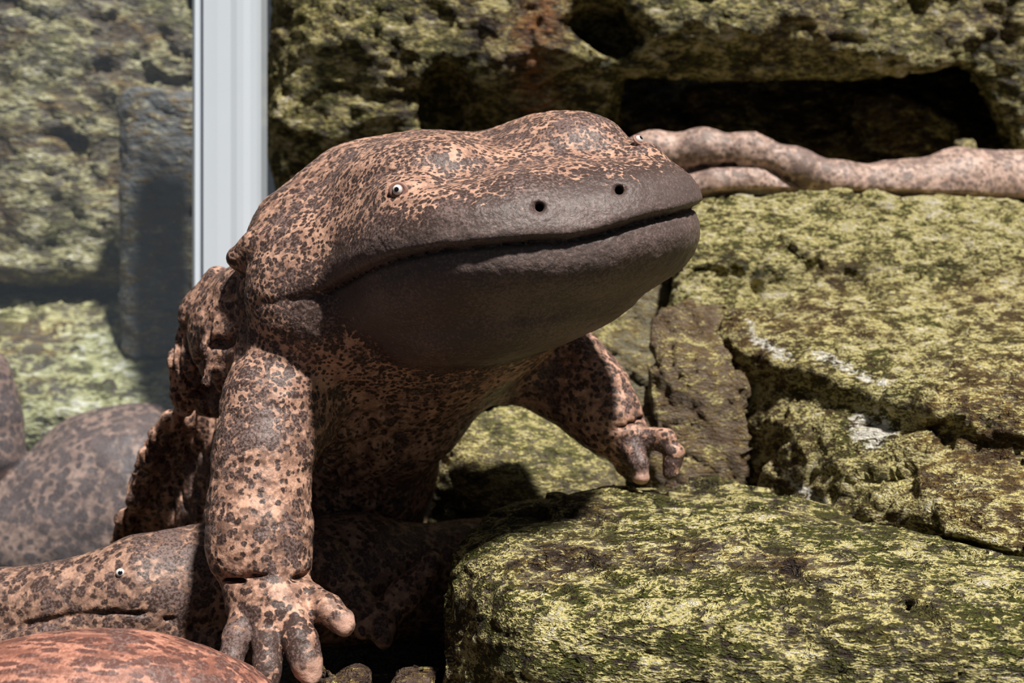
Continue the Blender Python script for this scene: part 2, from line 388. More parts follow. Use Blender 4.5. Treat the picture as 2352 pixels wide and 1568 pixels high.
def build_main():
    lo = np.minimum.reduce([P(200, 1300, .80), P(380, 1568, .5), P(1700, 1250, .5)]); hi = np.maximum.reduce([P(1680, 200, .9), P(1620, 200, .7)])
    lo[1] = HO[1]-0.02; lo[2] = 0.028; hi[1] = 0.36
    g = Sdf(lo, hi, 0.00115)
    # head: upper jaw and lower jaw, met along the mouth
    cs = np.array([H(l, s, u) for l in (-720, 720) for s in (-30, 1000) for u in (-520, 460)])
    sl = g.box(cs.min(0), cs.max(0)); x, y, z = g.xyz(sl)
    x = (x-HO[0])/U; y = (y-HO[1])/U; z = (z-HO[2])/U
    l = x*HL[0]+y*HL[1]+z*HL[2]; s = -(x*HF[0]+y*HF[1]+z*HF[2]); u = x*HU[0]+y*HU[1]+z*HU[2]
    l = l.astype(np.float32); s = s.astype(np.float32); u = u.astype(np.float32)
    rho, uu, up, low = head_fields(l, s, u)
    def unit(f):
        G = np.gradient(f, g.h/U); return (f-1)/np.clip(np.sqrt(G[0]**2+G[1]**2+G[2]**2), 1/900., 1/60.)
    d = np.where(uu > 0, unit(up.astype(np.float32)), unit(low.astype(np.float32))).astype(np.float32)
    # back end of the head closes into the neck
    hh = np.maximum(120-np.abs(d-(s-900)), 0)/120; d = np.maximum(d, s-900)+hh*hh*30
    # midline hollow and the two muscle swellings behind the eyes
    d += 26*np.exp(-(l/95)**2)*smoothstep(330, 620, s)*(uu > 60)
    d += 10*np.exp(-((np.abs(l)-200)/70)**2)*np.exp(-((s-250)/130)**2)*(uu > 60)
    # snout swells in front of a shallow valley across the brow
    d -= 20*np.exp(-((s-105)/95)**2)*np.exp(-(l/330)**2)*smoothstep(35, 90, uu)
    d += 15*np.exp(-((s-275)/75)**2)*np.exp(-(l/260)**2)*smoothstep(60, 110, uu)
    # lips: a groove along the mouth that runs out behind the jaw corner
    gr = 1-smoothstep(540, 720, s)
    d += gr*(24*np.exp(-(uu/8.0)**2)+6*np.exp(-((uu+18)/22)**2))*smoothstep(.72, .9, rho)
    # upper lip rolls over at the far jaw
    d -= 12*np.exp(-((uu-38)/34)**2)*smoothstep(150, 420, s)*(1-smoothstep(560, 760, s))*smoothstep(.75, .95, rho)
    g.put(sl, (d*U).astype(np.float32), 0.004)
    del x, y, z, l, s, u, rho, uu, up, low, d
    K = 0.02
    for sg in (-1, 1):
        g.ell(H(sg*205, 620, 215), np.array([185, 300, 110])*U, HROT, 0.016)
        e = H(sg*326, 318, 172 if sg < 0 else 150)
        g.ell(e, np.array([60, 66, 24])*U, HROT, 0.010)
    # neck, chest, trunk
    g.chain([(P(1000, 560, .64), R(250, .64)), (P(900, 720, .655), R(235, .655)), (P(860, 880, .68), R(205, .68))], K)
    g.ell(P(960, 745, .645), (R(330, .645), R(230, .645), R(165, .645)), None, 0.03)
    g.chain([(P(1080, 800, .68), R(120, .68)), (P(950, 880, .69), R(150, .69))], K)
    g.chain([(P(820, 900, .72), R(225, .72)), (P(730, 1060, .77), R(250, .77)), (P(660, 1190, .83), R(290, .83)), (P(640, 1290, .87), R(290, .87))], 0.03)
    # throat pouch under the jaw
    g.ell(H(-60, 470, -195), np.array([330, 300, 110])*U, HROT, 0.02)
    # cheek behind the mouth corner, fuller back of the head
    g.ell(P(702, 680, .582), (R(122, .58), R(100, .58), R(128, .58)), None, 0.03)
    g.chain([(P(720, 735, .585), R(80, .585)), (P(830, 780, .60), R(85, .60))], 0.02)
    g.chain([(P(690, 530, .615), R(88, .615)), (P(800, 470, .63), R(110, .63))], 0.03)
    # jaw-angle lump and neck folds on the near side
    g.chain([(P(548, 592, .592), R(28, .59)), (P(600, 568, .588), R(40, .588)), (P(680, 552, .582), R(46, .58))], 0.006)
    g.ell(P(600, 765, .64), (R(165, .64), R(150, .64), R(165, .64)), None, 0.02)
    g.chain([(P(498, 640, .655), R(30, .655)), (P(462, 720, .66), R(40, .66)), (P(430, 820, .665), R(34, .665)), (P(412, 905, .67), R(22, .67))], 0.012)
    g.chain([(P(440, 850, .668), R(30, .668)), (P(428, 925, .69), R(26, .69)), (P(500, 915, .69), R(40, .69)), (P(560, 900, .68), R(60, .68))], 0.008)
    g.chain([(P(545, 670, .615), R(38, .615)), (P(520, 760, .615), R(34, .615)), (P(540, 850, .615), R(34, .615))], 0.010)
    g.chain([(P(640, 690, .60), R(60, .60)), (P(650, 780, .60), R(60, .60))], 0.015)
    for pts in ([(585, 660), (560, 740), (552, 830), (560, 900)], [(545, 650), (505, 730), (480, 800), (470, 880)], [(690, 780), (735, 850), (752, 930), (745, 1010)], [(730, 780), (790, 850), (800, 930), (790, 1000)]):
        near = pts[0][0] < 600
        dd = .605 if near else .612
        g.chain([(P(x, y, dd+.012*i*(not near)), R(13, dd)) for i, (x, y) in enumerate(pts)], 0.006)
    # near-side lateral fold: a ragged flap down the flank
    rr = np.random.default_rng(5)
    pts = [(408, 918), (372, 965), (338, 1005), (318, 1050), (300, 1100), (288, 1150), (262, 1195), (254, 1245), (250, 1300)]
    for i, (a, b) in enumerate(zip(pts[:-1], pts[1:])):
        g.cone(P(a[0]+22, a[1], .70+.008*i), R(17, .7), P(b[0]+22, b[1], .708+.008*i), R(17, .7), 0.010)
        g.cone(P(a[0]+70, a[1]+6, .725+.008*i), R(34, .7), P(b[0]+70, b[1]+6, .733+.008*i), R(34, .7), 0.014)
        g.cone(P(a[0]+140, a[1]+10, .755+.008*i), R(60, .7), P(b[0]+140, b[1]+10, .763+.008*i), R(60, .7), 0.02)
        for j in range(3):
            t = rr.random(); q = [a[0]+(b[0]-a[0])*t+8+10*rr.random(), a[1]+(b[1]-a[1])*t]
            r_ = rr.uniform(7, 16)
            g.ell(P(q[0], q[1], .703+.008*i), (R(r_, .7), R(20, .7), R(r_*1.2, .7)), None, 0.003)
    # near fore leg
    A = [((660, 830, .60), 118), ((618, 930, .58), 98), ((602, 1050, .568), 102), ((595, 1180, .56), 106), ((598, 1260, .553), 106), ((612, 1310, .55), 92)]
    g.chain([(P(*p), R(r, p[2])) for p, r in A], 0.012)
    g.cone(P(760, 900, .645), R(110, .645), P(680, 960, .60), R(80, .60), 0.03)
    g.chain([(P(612, 1325, .548), R(84, .548)), (P(622, 1375, .54), R(76, .54)), (P(640, 1412, .533), R(70, .533))], 0.006)
    g.ell(P(625, 1385, .540), (R(104, .54), R(62, .54), R(72, .54)), None, 0.008)
    for pts in ([((570, 1395, .535), 40), ((545, 1460, .523), 36), ((528, 1520, .515), 32), ((524, 1572, .512), 27)],
                [((612, 1420, .53), 40), ((614, 1480, .518), 36), ((612, 1545, .510), 35), ((608, 1592, .507), 30)],
                [((672, 1410, .53), 44), ((690, 1470, .518), 42), ((705, 1525, .512), 38), ((713, 1548, .511), 28)],
                [((705, 1375, .54), 42), ((750, 1400, .532), 38), ((785, 1428, .527), 31), ((792, 1438, .526), 24)]):
        g.chain([(P(*p), R(r*.93, p[2])) for p, r in pts], 0.002)
    # wrist crease
    g.chain([(P(548, 1316, .515), R(7, .53)), (P(610, 1330, .50), R(9, .53)), (P(700, 1326, .520), R(7, .53))], 0.004, carve=True)
    for i in range(6):
        t = i/5; g.ell(P(545+155*t, 1332-8*abs(t-.5), .512+.024*abs(2*t-1)**2), (R(30, .53), R(56, .53), R(5.5, .53)), None, 0.003, carve=True)
    # far fore leg
    B = [((1270, 800, .70), 90), ((1322, 830, .695), 66), ((1362, 900, .688), 80), ((1408, 965, .68), 66), ((1428, 990, .677), 50)]
    g.chain([(P(*p), R(r, p[2])) for p, r in B], 0.010)
    g.chain([(P(1180, 850, .70), R(75, .70)), (P(1320, 900, .70), R(62, .70)), (P(1390, 990, .685), R(40, .685))], 0.02)
    g.chain([(P(1434, 1000, .675), R(46, .675)), (P(1452, 1032, .672), R(44, .672))], 0.005)
    for pts in ([((1450, 1030, .665), 26), ((1466, 1062, .658), 22), ((1473, 1095, .656), 19)],
                [((1482, 1008, .667), 27), ((1525, 1008, .662), 25), ((1548, 1040, .66), 23), ((1541, 1084, .658), 20)],
                [((1420, 1035, .675), 28), ((1436, 1068, .68), 22), ((1450, 1090, .69), 17)]):
        g.chain([(P(*p), R(r, p[2])) for p, r in pts], 0.003)
    for i in range(5):
        t = i/4; g.ell(P(1392+84*t, 1002-40*t, .645+.02*t), (R(16, .66), R(45, .66), R(4.5, .66)), None, 0.002, carve=True)
    # nostrils
    for sg, qx, qy in ((-1, 1238, 474), (1, 1424, 439)):
        dr = P(qx, qy, .53)-CAM; dr /= np.linalg.norm(dr)
        c = H(sg*105, 35, 66)
        g.cone(c-dr*0.02, 13*U, c+dr*0.012, 9*U, 0.003, carve=True)
    # gill slit and neck pits
    g.chain([(P(527, 752, .585), R(10, .6)), (P(524, 782, .585), R(8, .6))], 0.003, carve=True)
    g.chain([(P(556, 640, .585), R(12, .6)), (P(566, 700, .585), R(13, .6)), (P(560, 740, .59), R(9, .6))], 0.006, carve=True)
    g.chain([(P(492, 850, .60), R(16, .6)), (P(500, 800, .60), R(12, .6))], 0.006, carve=True)
    GRIDS['main'] = g
    v, q = g.mesh(); v, q = drop_small(v, q); n = vnormals(v, q)
    v = relax(v, q, 1)
    # local head coordinates of each vertex
    w = (v-HO)/U; l = w@HL; s = -(w@HF); u = w@HU
    rho, uu, up, low = head_fields(l, s, u)
    inhead = (1-smoothstep(640, 760, s))*smoothstep(-420, -300, u)
    # fine wrinkles: long folds on the throat and neck, pebbling elsewhere
    nn = fbm(v*np.array([45., 45., 160.]), 3); thr = (1-smoothstep(-230, -90, u))*(1-smoothstep(900, 1100, s))
    neck = smoothstep(480, 620, s)*(1-smoothstep(1100, 1500, s))
    v = v+n*(0.0010*nn*np.clip(thr*0.9+neck*0.5, 0, 1)+0.0005*fbm(v*210, 3)+0.0006*fbm(v*60+9, 2))[:, None]
    nearside = smoothstep(-60, 60, -(w@HL)-350)*smoothstep(620, 780, s)*(1-smoothstep(-120, 20, u))
    fold = np.abs(perlin(v*np.array([95., 60., 26.])+3.3))
    v = v-n*(0.0038*(1-smoothstep(0, .30, fold))*nearside)[:, None]
    # pigment: dark muzzle and jaws
    topedge = 118+0.03*np.clip(s, 0, 400)+26*fbm(v*38, 3)
    face = (1-smoothstep(-110, 60, u-topedge+0.20*np.clip(s-120, 0, None)))*(1-smoothstep(400, 560, s+0.25*np.clip(-l, 0, None)*0+60*fbm(v*30+4, 3)))*inhead
    chin = (1-smoothstep(-30, 10, uu))*(1-smoothstep(380, 580, s+70*fbm(v*34+8, 3)))*smoothstep(-330, -150, u)
    pig = np.clip(np.maximum(face, chin*np.clip(0.62+0.55*fbm(v*55+6, 3), 0.25, 0.95)), 0, 1)
    # pale finger tips
    pale = np.zeros(len(v))
    for px, py, d, r in ((712, 1548, .51, 36), (795, 1436, .525, 26), (1474, 1100, .656, 20)):
        pale = np.maximum(pale, 1-smoothstep(R(r*.7, d), R(r*1.5, d), np.linalg.norm(v-P(px, py, d), axis=1)))
    # grey-brown fingers, darkened further for the dim light on the hands
    for px, py, d, r in ((630, 1500, .52, 130), (1500, 1060, .662, 75)):
        pig = np.maximum(pig, 0.42*(1-smoothstep(.6, 1.1, np.linalg.norm(v-P(px, py, d), axis=1)/R(r, d))))
    # eye surround is pale
    for sg in (-1, 1):
        de = np.linalg.norm(v-H(sg*338, 315, 205), axis=1)/U
        pig = pig*smoothstep(40, 95, de)
    return v, q, pig, pale, inhead

MAT = {}
def blotch(v): return 0.5+0.30*fbm(v*30+2.0, 3, 0.6)
MAT['skin'] = skin_material('spotted_skin')
v, q, pig, pale, fs = build_main()
base = P(640, 1300, .70); base[2] = 0.03
keep_tree('main', v, q)
main = link_mesh('giant_salamander', v, q, MAT['skin'], base, attrs={'pigment': pig, 'pale_tip': pale, 'fine_spots': fs, 'blotch': blotch(v)})
tag(main, 'huge spotted salamander rearing up with broad blunt head and closed wide mouth', 'salamander')

# eyes: small, pale-rimmed, with a round dark pupil
def eye_material():
    t = NT('salamander_eye'); co = t.co()
    r = t.n('ShaderNodeVectorMath', {0: t.vmul(co, (1, 0, 1))}, operation='LENGTH').outputs[1]
    c = t.mix(t.step(r, 0.00105, 0.00130), (0.008, 0.007, 0.012, 1), (0.80, 0.76, 0.72, 1))
    c = t.mix(t.step(r, 0.00215, 0.00260), c, (0.30, 0.19, 0.17, 1))
    return t.done(t.n('ShaderNodeBsdfPrincipled', {'Base Color': c, 'Roughness': 0.12}).outputs[0])
MAT['eye'] = eye_material()
MAT['eyelid'] = plain_material('eyelid_skin', (0.34, 0.19, 0.15), 0.5, 0.3)
def ball(name, c, r, mat, parent, look=None, seg=24):
    bm = bmesh.new(); bmesh.ops.create_uvsphere(bm, u_segments=seg, v_segments=seg//2, radius=r)
    vv = np.array([x.co[:] for x in bm.verts]); ff = [[x.index for x in f.verts] for f in bm.faces]; bm.free()
    o = link_mesh(name, vv+c, ff, mat, c, parent)
    if look is not None: o.rotation_euler = Vector(-np.asarray(look)).to_track_quat('Y', 'Z').to_euler()
    return o
def surface_hit(v, px, py):
    """nearest body point along the ray of a photo pixel"""
    d = P(px, py, 1.0)-CAM; d /= np.linalg.norm(d); w = v-CAM; t = w@d
    off = np.linalg.norm(w-t[:, None]*d, axis=1); ok = off < 0.0022
    return CAM+d*t[ok].min(), d
for px, py in ((915, 437), (1466, 322)):
    c, d = surface_hit(v, px, py)
    look = CAM-c; look /= np.linalg.norm(look); look = look+(-0.35*HL+0.25*HU if px < 1000 else 1.0*HL+0.5*HU)
    e = ball('eye', c+d*(0.0016 if px < 1000 else 0.0021), 0.0030 if px < 1000 else 0.0025, MAT['eye'], main, look)
    e['label'] = 'tiny pale-rimmed eye with dark pupil'
    a = np.linspace(0, 2*np.pi, 33)[:-1]; b = np.linspace(0, 2*np.pi, 13)[:-1]; r0, r1 = (0.0031, 0.0011) if px < 1000 else (0.0026, 0.0008)
    lk = look/np.linalg.norm(look); s1 = np.cross(lk, [0, 0, 1.0]); s1 /= np.linalg.norm(s1); s2 = np.cross(s1, lk)
    tv = [c+d*0.0012+(r0+r1*np.cos(y))*(1.18*np.cos(x)*s1+np.sin(x)*s2)+r1*0.8*np.sin(y)*lk for x in a for y in b]
    tf = [(i*12+j, i*12+(j+1) % 12, ((i+1) % 32)*12+(j+1) % 12, ((i+1) % 32)*12+j) for i in range(32) for j in range(12)]
    link_mesh('eyelid', tv, tf, MAT['eyelid'], c, main)

# ------------------------------------------------------------------ rocks
def rock_mesh(hulls, h, carves=(), amp=0.006, freq=18.0, crack=0.004, seed=0.0, soft=0.012, k=0.02, chip=0.006, cut=(), tilt=0.35, clear=(), room=0.0035):
    pts = np.concatenate([np.array(x) for x in hulls]); m = 0.02+4*h
    lo, hi = pts.min(0)-m, pts.max(0)+m
    lo[2] = max(lo[2], -2*h) if pts[:, 2].min() < 0.001 else lo[2]
    g = Sdf(lo, hi, h)
    for x in hulls: g.hull(x, k, soft)
    for c in carves:
        if c[0] == 'ell': g.ell(c[1], c[2], None, 0.012, carve=True)
        else: g.chain(c[1], c[2] if len(c) > 2 else 0.006, carve=True)
    for x in cut: g.hull(x, 0.002, soft, carve=True)
    for c in clear: g.cut_by(GRIDS[c], room)
    v, q = g.mesh(); v, q = drop_small(v, q); n = vnormals(v, q)
    ca, sa = np.cos(tilt), np.sin(tilt)                      # bedding planes dip to one side
    p = np.stack([ca*v[:, 0]-sa*v[:, 2], v[:, 1], sa*v[:, 0]+ca*v[:, 2]], 1)+seed
    w = p+0.012*np.stack([perlin(p*30), perlin(p*30+7), perlin(p*30+13)], 1)
    d = amp*fbm(p*freq, 4, 0.5)
    d += chip*facets(w*np.array([16., 20., 34.]))+chip*0.42*facets(w*np.array([48., 55., 90.])+3)
    d += 0.25*amp*fbm(p*freq*6*np.array([.6, .8, 1.6]), 3, 0.6)
    cr = np.abs(perlin(w*freq*np.array([.25, .3, .8])+2.7)); d -= crack*(1-smoothstep(0, 0.05, cr))*smoothstep(-.1, .3, perlin(p*14+31))
    v = push_clear(v+n*d[:, None], q, clear, 1.3*h)
    return v, q, g
HULLS = {}
def rock(name, label, mat, hulls, h, cat='rock', group=None, key=None, cut=(), **kw):
    hl = [[P(*x) if len(x) == 3 else np.array(x[:3]) for x in a] for a in hulls]
    HULLS[key or name] = hl
    v, q, GRIDS[key or name] = rock_mesh(hl, h, cut=[a for c in cut for a in HULLS[c]], **kw)
    keep_tree(key or name, v, q)
    b = np.array([v[:, 0].mean(), v[:, 1].mean(), v[:, 2].min()])
    at = {}
    if name == 'hanging_rock':
        sx = v[:, 0]-P(1255, 0, 1.0)[0]+0.012*np.sin(v[:, 2]*31)
        at = {'rust': np.exp(-(sx/0.020)**2)*(1-smoothstep(.50, .58, v[:, 2]))}
    if name == 'ledge_rock':
        qz = np.zeros(len(v))
        for line in ([(1690, 745), (1745, 722), (1750, 775), (1800, 815)], [(1880, 800), (1960, 850), (2040, 905), (2070, 950)], [(1640, 1000), (1790, 1060), (1900, 1185)]):
            for (ax, ay), (bx, by) in zip(line[:-1], line[1:]):
                for t_ in np.linspace(0, 1, 7):
                    c_ = P(ax+(bx-ax)*t_, ay+(by-ay)*t_, .76 if ay < 800 else .72 if ay < 960 else .70); dv = v-c_; dv[:, 1] *= .12
                    qz = np.maximum(qz, .62*(1-smoothstep(.003, .007, np.linalg.norm(dv, axis=1))))
        for px, py, d_, r_ in ((2010, 1010, .69, 90), (1975, 985, .70, 60), (2060, 920, .69, 60)):
            qz = np.maximum(qz, 1-smoothstep(.2, 1.0, np.linalg.norm((v-P(px, py, d_))*np.array([1, .8, 1]), axis=1)/R(r_, d_)))
        at = {'quartz': qz}
    sd = kw.get('seed', 0)
    at['growth'] = 0.5+0.27*fbm(v*11+sd, 2, 0.6)+(0.26*smoothstep(.33, .40, v[:, 1]) if name == 'ledge_rock' else 0); at['patches'] = 0.5+0.30*fbm(v*48+sd*2, 3, 0.65)
    o = link_mesh(name, v, q, mat, b, attrs=at)
    return tag(o, label, cat, group)
def drop(pts, z=0.0):
    """repeat the given points on the tank floor below them"""
    out = list(pts)
    for p in pts:
        w = P(*p); out.append((w[0], w[1], z, 'w'))
    return out

MAT['boulder'] = rock_material('algae_boulder', moss=0.56, crust=0.465, seed=0.3)
MAT['slope'] = rock_material('algae_slope', quartz=True, moss=0.46, crust=0.49, seed=1.7, brown=(0.075, 0.042, 0.018), grey=(0.19, 0.15, 0.10), gold=(0.27, 0.175, 0.05))
MAT['ledge'] = rock_material('mossy_ledge', moss=0.66, crust=0.45, seed=2.9, grey=(0.18, 0.155, 0.125))
MAT['wedge'] = rock_material('brown_stone', moss=0.25, crust=0.33, seed=4.1, grey=(0.24, 0.18, 0.125), brown=(0.13, 0.08, 0.045), stone=0.06)
MAT['small'] = rock_material('green_stone', moss=0.52, crust=0.46, seed=5.5, grey=(0.24, 0.20, 0.14), olive=(0.15, 0.16, 0.05), stone=0.06)
MAT['wall'] = rock_material('mossy_wall', moss=0.58, crust=0.49, seed=6.2, fine=0.6, rust=0.9, olive=(0.085, 0.085, 0.018), grey=(0.17, 0.145, 0.11), yellow=(0.50, 0.43, 0.17))
MAT['recess'] = rock_material('dark_rock', moss=0.40, crust=0.36, seed=7.7, fine=0.6)
MAT['leftwall'] = rock_material('weathered_wall', moss=0.45, crust=0.46, seed=8.8, fine=0.28, grey=(0.19, 0.17, 0.14), brown=(0.09, 0.065, 0.045), olive=(0.12, 0.12, 0.045), yellow=(0.42, 0.38, 0.20))
MAT['rubble'] = rock_material('rubble_growth', moss=0.50, crust=0.53, seed=3.8, fine=0.22, grey=(0.19, 0.17, 0.14), brown=(0.09, 0.065, 0.045), olive=(0.13, 0.13, 0.05), yellow=(0.48, 0.44, 0.22))
MAT['palestone'] = rock_material('pale_stone', moss=0.40, crust=0.36, seed=1.1, grey=(0.30, 0.27, 0.18), brown=(0.17, 0.15, 0.08), olive=(0.16, 0.17, 0.06), stone=0.08)
MAT['column'] = rock_material('haze_grey_stone', moss=0.30, crust=0.36, seed=2.1, fine=0.3, grey=(0.17, 0.17, 0.17), brown=(0.085, 0.08, 0.075), yellow=(0.42, 0.40, 0.28), stone=0.08)  # grey tone stands in for the pane haze near the corner post
MAT['stone'] = rock_material('dark_stone', moss=0.30, crust=0.32, seed=9.4, grey=(0.17, 0.115, 0.095), brown=(0.07, 0.042, 0.034))

rock('boulder', 'broad flat-topped boulder crusted with bright yellow-green algae under the spread hand', MAT['boulder'],
     [drop([(1080, 1125, .66), (1250, 1092, .69), (1480, 1068, .71), (1660, 1045, .72), (1780, 1090, .67), (1910, 1185, .60), (2150, 1290, .55), (2600, 1320, .53),
            (1030, 1235, .56), (1160, 1195, .58), (1500, 1215, .54), (1900, 1270, .51), (2600, 1360, .48),
            (1003, 1290, .565), (1015, 1400, .545), (1150, 1400, .49), (1700, 1420, .46), (2600, 1480, .45)])],
     0.0020, amp=0.0035, freq=24, crack=0.003, seed=1.0, soft=0.020, chip=0.0048, tilt=0.12,
     carves=[('chain', [(P(2085, 1398, .44), R(17, .47)), (P(2085, 1396, .50), R(15, .47))], 0.003)])
rock('ledge_rock', 'huge sloping ledge rock with golden algae and pale veins, resting salamander on top', MAT['slope'],
     [[(1600, 700, .84), (1760, 680, .85), (2100, 640, .87), (2900, 610, .88), (1660, 800, .785), (1760, 770, .775), (1880, 806, .755), (2040, 900, .69), (2200, 960, .64), (2900, 1090, .54),
       (1660, 860, .80), (1880, 880, .78), (2040, 980, .71), (2200, 1060, .66), (2900, 1200, .56), (1620, 760, .9), (2900, 700, .95)],
      drop([(1700, 830, .80), (1850, 850, .79), (2020, 930, .715), (2200, 1000, .66), (2900, 1110, .56), (1720, 1050, .765), (1900, 1150, .675), (2060, 1180, .62), (2900, 1230, .53), (2900, 800, .9), (1750, 800, .9)]),
      drop([(1930, 930, .70), (2050, 960, .675), (2090, 1010, .66), (2000, 1060, .685), (1900, 1040, .70), (2050, 1150, .65)]),
      drop([(2080, 1000, .66), (2250, 1080, .61), (2900, 1150, .55), (2120, 1200, .60), (2300, 1260, .56), (2900, 1330, .52), (2200, 1000, .70)]),
      drop([(1590, 455, .90), (1660, 428, .90), (1900, 448, .90), (2100, 472, .90), (2900, 476, .90),
            (1560, 530, 1.10), (2900, 530, 1.10), (1545, 600, .86), (1640, 560, .86), (1900, 600, .86), (2900, 640, .85), (1600, 690, .86), (2900, 690, .86)])],
     0.0023, amp=0.006, freq=20, crack=0.006, seed=3.0, soft=0.010, chip=0.0052, tilt=-0.45, k=0.012, clear=('boulder',),
     carves=[('chain', [(P(2064, 966, .60), R(15, .63)), (P(2064, 964, .68), R(12, .63))], 0.003),
             ('chain', [(P(1800, 622, .852), R(9, .85)), (P(1880, 640, .850), R(14, .85)), (P(1985, 662, .848), R(8, .85))], 0.004),
             ('ell', P(1650, 640, .845), (R(60, .85), .02, R(34, .85))),
             ('chain', [(P(1610, 900, .78), R(30, .75)), (P(1720, 1030, .755), R(20, .73)), (P(1890, 1180, .66), R(12, .63))], 0.01)])
rock('wedge_rock', 'brown grey upright rock wedge behind the speckled forearm', MAT['wedge'],
     [drop([(1480, 740, .80), (1520, 690, .82), (1640, 690, .81), (1480, 800, .785), (1600, 840, .765), (1700, 860, .77), (1490, 1000, .77), (1760, 1060, .765), (1700, 700, .84)])],
     0.0024, amp=0.005, freq=20, crack=0.006, seed=7.0, soft=0.008, chip=0.0055, tilt=1.2, clear=('boulder', 'ledge_rock'))
rock('green_rock', 'low angular pale green rock showing under the raised chest', MAT['small'],
     [drop([(1012, 1020, .80), (1060, 968, .80), (1160, 922, .82), (1270, 916, .82), (1310, 950, .81), (1440, 1085, .80), (1070, 1060, .77), (1200, 1080, .76), (1400, 1130, .77)]),
      drop([(985, 1030, .82), (1010, 1015, .82), (950, 1110, .82), (935, 1190, .81), (1010, 1200, .79), (1050, 1110, .79)])],
     0.0021, amp=0.004, freq=22, crack=0.004, seed=9.0, soft=0.006, chip=0.0040, tilt=0.3, clear=('main', 'boulder'))
rock('pale_rock', 'pale greenish stone block in the gap between the forearm and the upright wedge', MAT['palestone'],
     [drop([(1320, 690, .90), (1440, 640, .90), (1560, 620, .92), (1480, 880, .86), (1330, 860, .87), (1560, 700, 1.0), (1330, 680, 1.0)])],
     0.0026, amp=0.006, freq=18, crack=0.004, seed=25.0, soft=0.010, chip=0.004, clear=('wedge_rock', 'ledge_rock', 'green_rock', 'main'))
z0 = 0.0
rock('hanging_rock', 'massive mossy rock overhang with dark holes and a rusty streak behind the head', MAT['wall'],
     [[(648, -220, 1.04), (632, 60, 1.03), (622, 200, 1.03), (604, 280, 1.03), (616, 380, 1.04), (680, 520, 1.06), (900, 520, 1.06), (1000, 330, 1.02), (1050, 100, 1.0), (1050, -220, 1.0),
       (640, -220, 1.3), (640, 500, 1.3), (1050, 500, 1.3), (1050, -220, 1.3), (820, 100, .99), (800, -220, .99)],
      [(980, -220, 1.0), (980, 250, 1.03), (1090, 340, 1.06), (1390, 300, 1.05), (1430, 220, 1.03), (1440, 60, 1.0), (1440, -220, 1.0),
       (980, -220, 1.35), (980, 340, 1.3), (1420, 330, 1.3), (1440, -220, 1.35), (1250, 150, 1.0)],
      [(1400, -220, 1.0), (1410, 190, 1.02), (1600, 196, 1.02), (2050, 190, 1.02), (2200, 165, 1.03), (2300, 60, 1.04), (2300, -220, 1.04),
       (1400, -220, 1.35), (1410, 150, 1.3), (2300, 110, 1.35), (2300, -220, 1.35), (1500, 60, .985), (1900, 60, .985), (1500, -220, .985)],
      [(2170, -220, 1.06), (2200, 120, 1.05), (2350, 380, 1.05), (2600, 420, 1.05), (2600, -220, 1.0), (2250, -220, 1.3), (2350, 380, 1.3), (2600, 420, 1.3), (2600, -220, 1.3)]],
     0.0040, amp=0.007, freq=13, crack=0.004, seed=11.0, soft=0.014, k=0.012, chip=0.0055, tilt=0.1,
     carves=[('ell', P(1375, 55, 1.02), (R(78, 1), .09, R(46, 1))), ('ell', P(1425, 88, 1.02), (R(62, 1), .08, R(30, 1))),
             ('ell', P(1020, 240, 1.04), (R(70, 1), .07, R(95, 1))), ('ell', P(1100, 290, 1.04), (R(75, 1), .05, R(70, 1))),
             ('chain', [(P(735, 165, .99), R(12, 1)), (P(790, 225, .99), R(26, 1)), (P(815, 290, 1.0), R(20, 1)), (P(830, 360, 1.01), R(8, 1))]),
             ('chain', [(P(870, 118, .99), R(8, 1)), (P(940, 135, .985), R(10, 1)), (P(1000, 130, .985), R(6, 1))])])
rock('recess_rock', 'dark shadowed rock deep in the recess above the resting salamander', MAT['recess'],
     [drop([(1330, 40, 1.42), (1700, 40, 1.41), (2000, 30, 1.40), (2600, 20, 1.42), (1330, 200, 1.36), (2500, 190, 1.35), (1700, 330, 1.24), (2000, 330, 1.22), (2300, 330, 1.2), (1400, 380, 1.28), (2600, 300, 1.25)]),
      [(1560, 190, 1.22), (1660, 260, 1.17), (1800, 330, 1.15), (1600, 380, 1.18), (1700, 200, 1.22), (1850, 380, 1.2), (1600, 300, 1.3), (1800, 300, 1.3)],
      [(1950, 200, 1.2), (2100, 210, 1.17), (2230, 300, 1.16), (2200, 380, 1.17), (1980, 370, 1.17), (2000, 300, 1.3), (2200, 300, 1.3)]],
     0.005, amp=0.010, freq=12, crack=0.006, seed=13.0, clear=('hanging_rock', 'ledge_rock'))

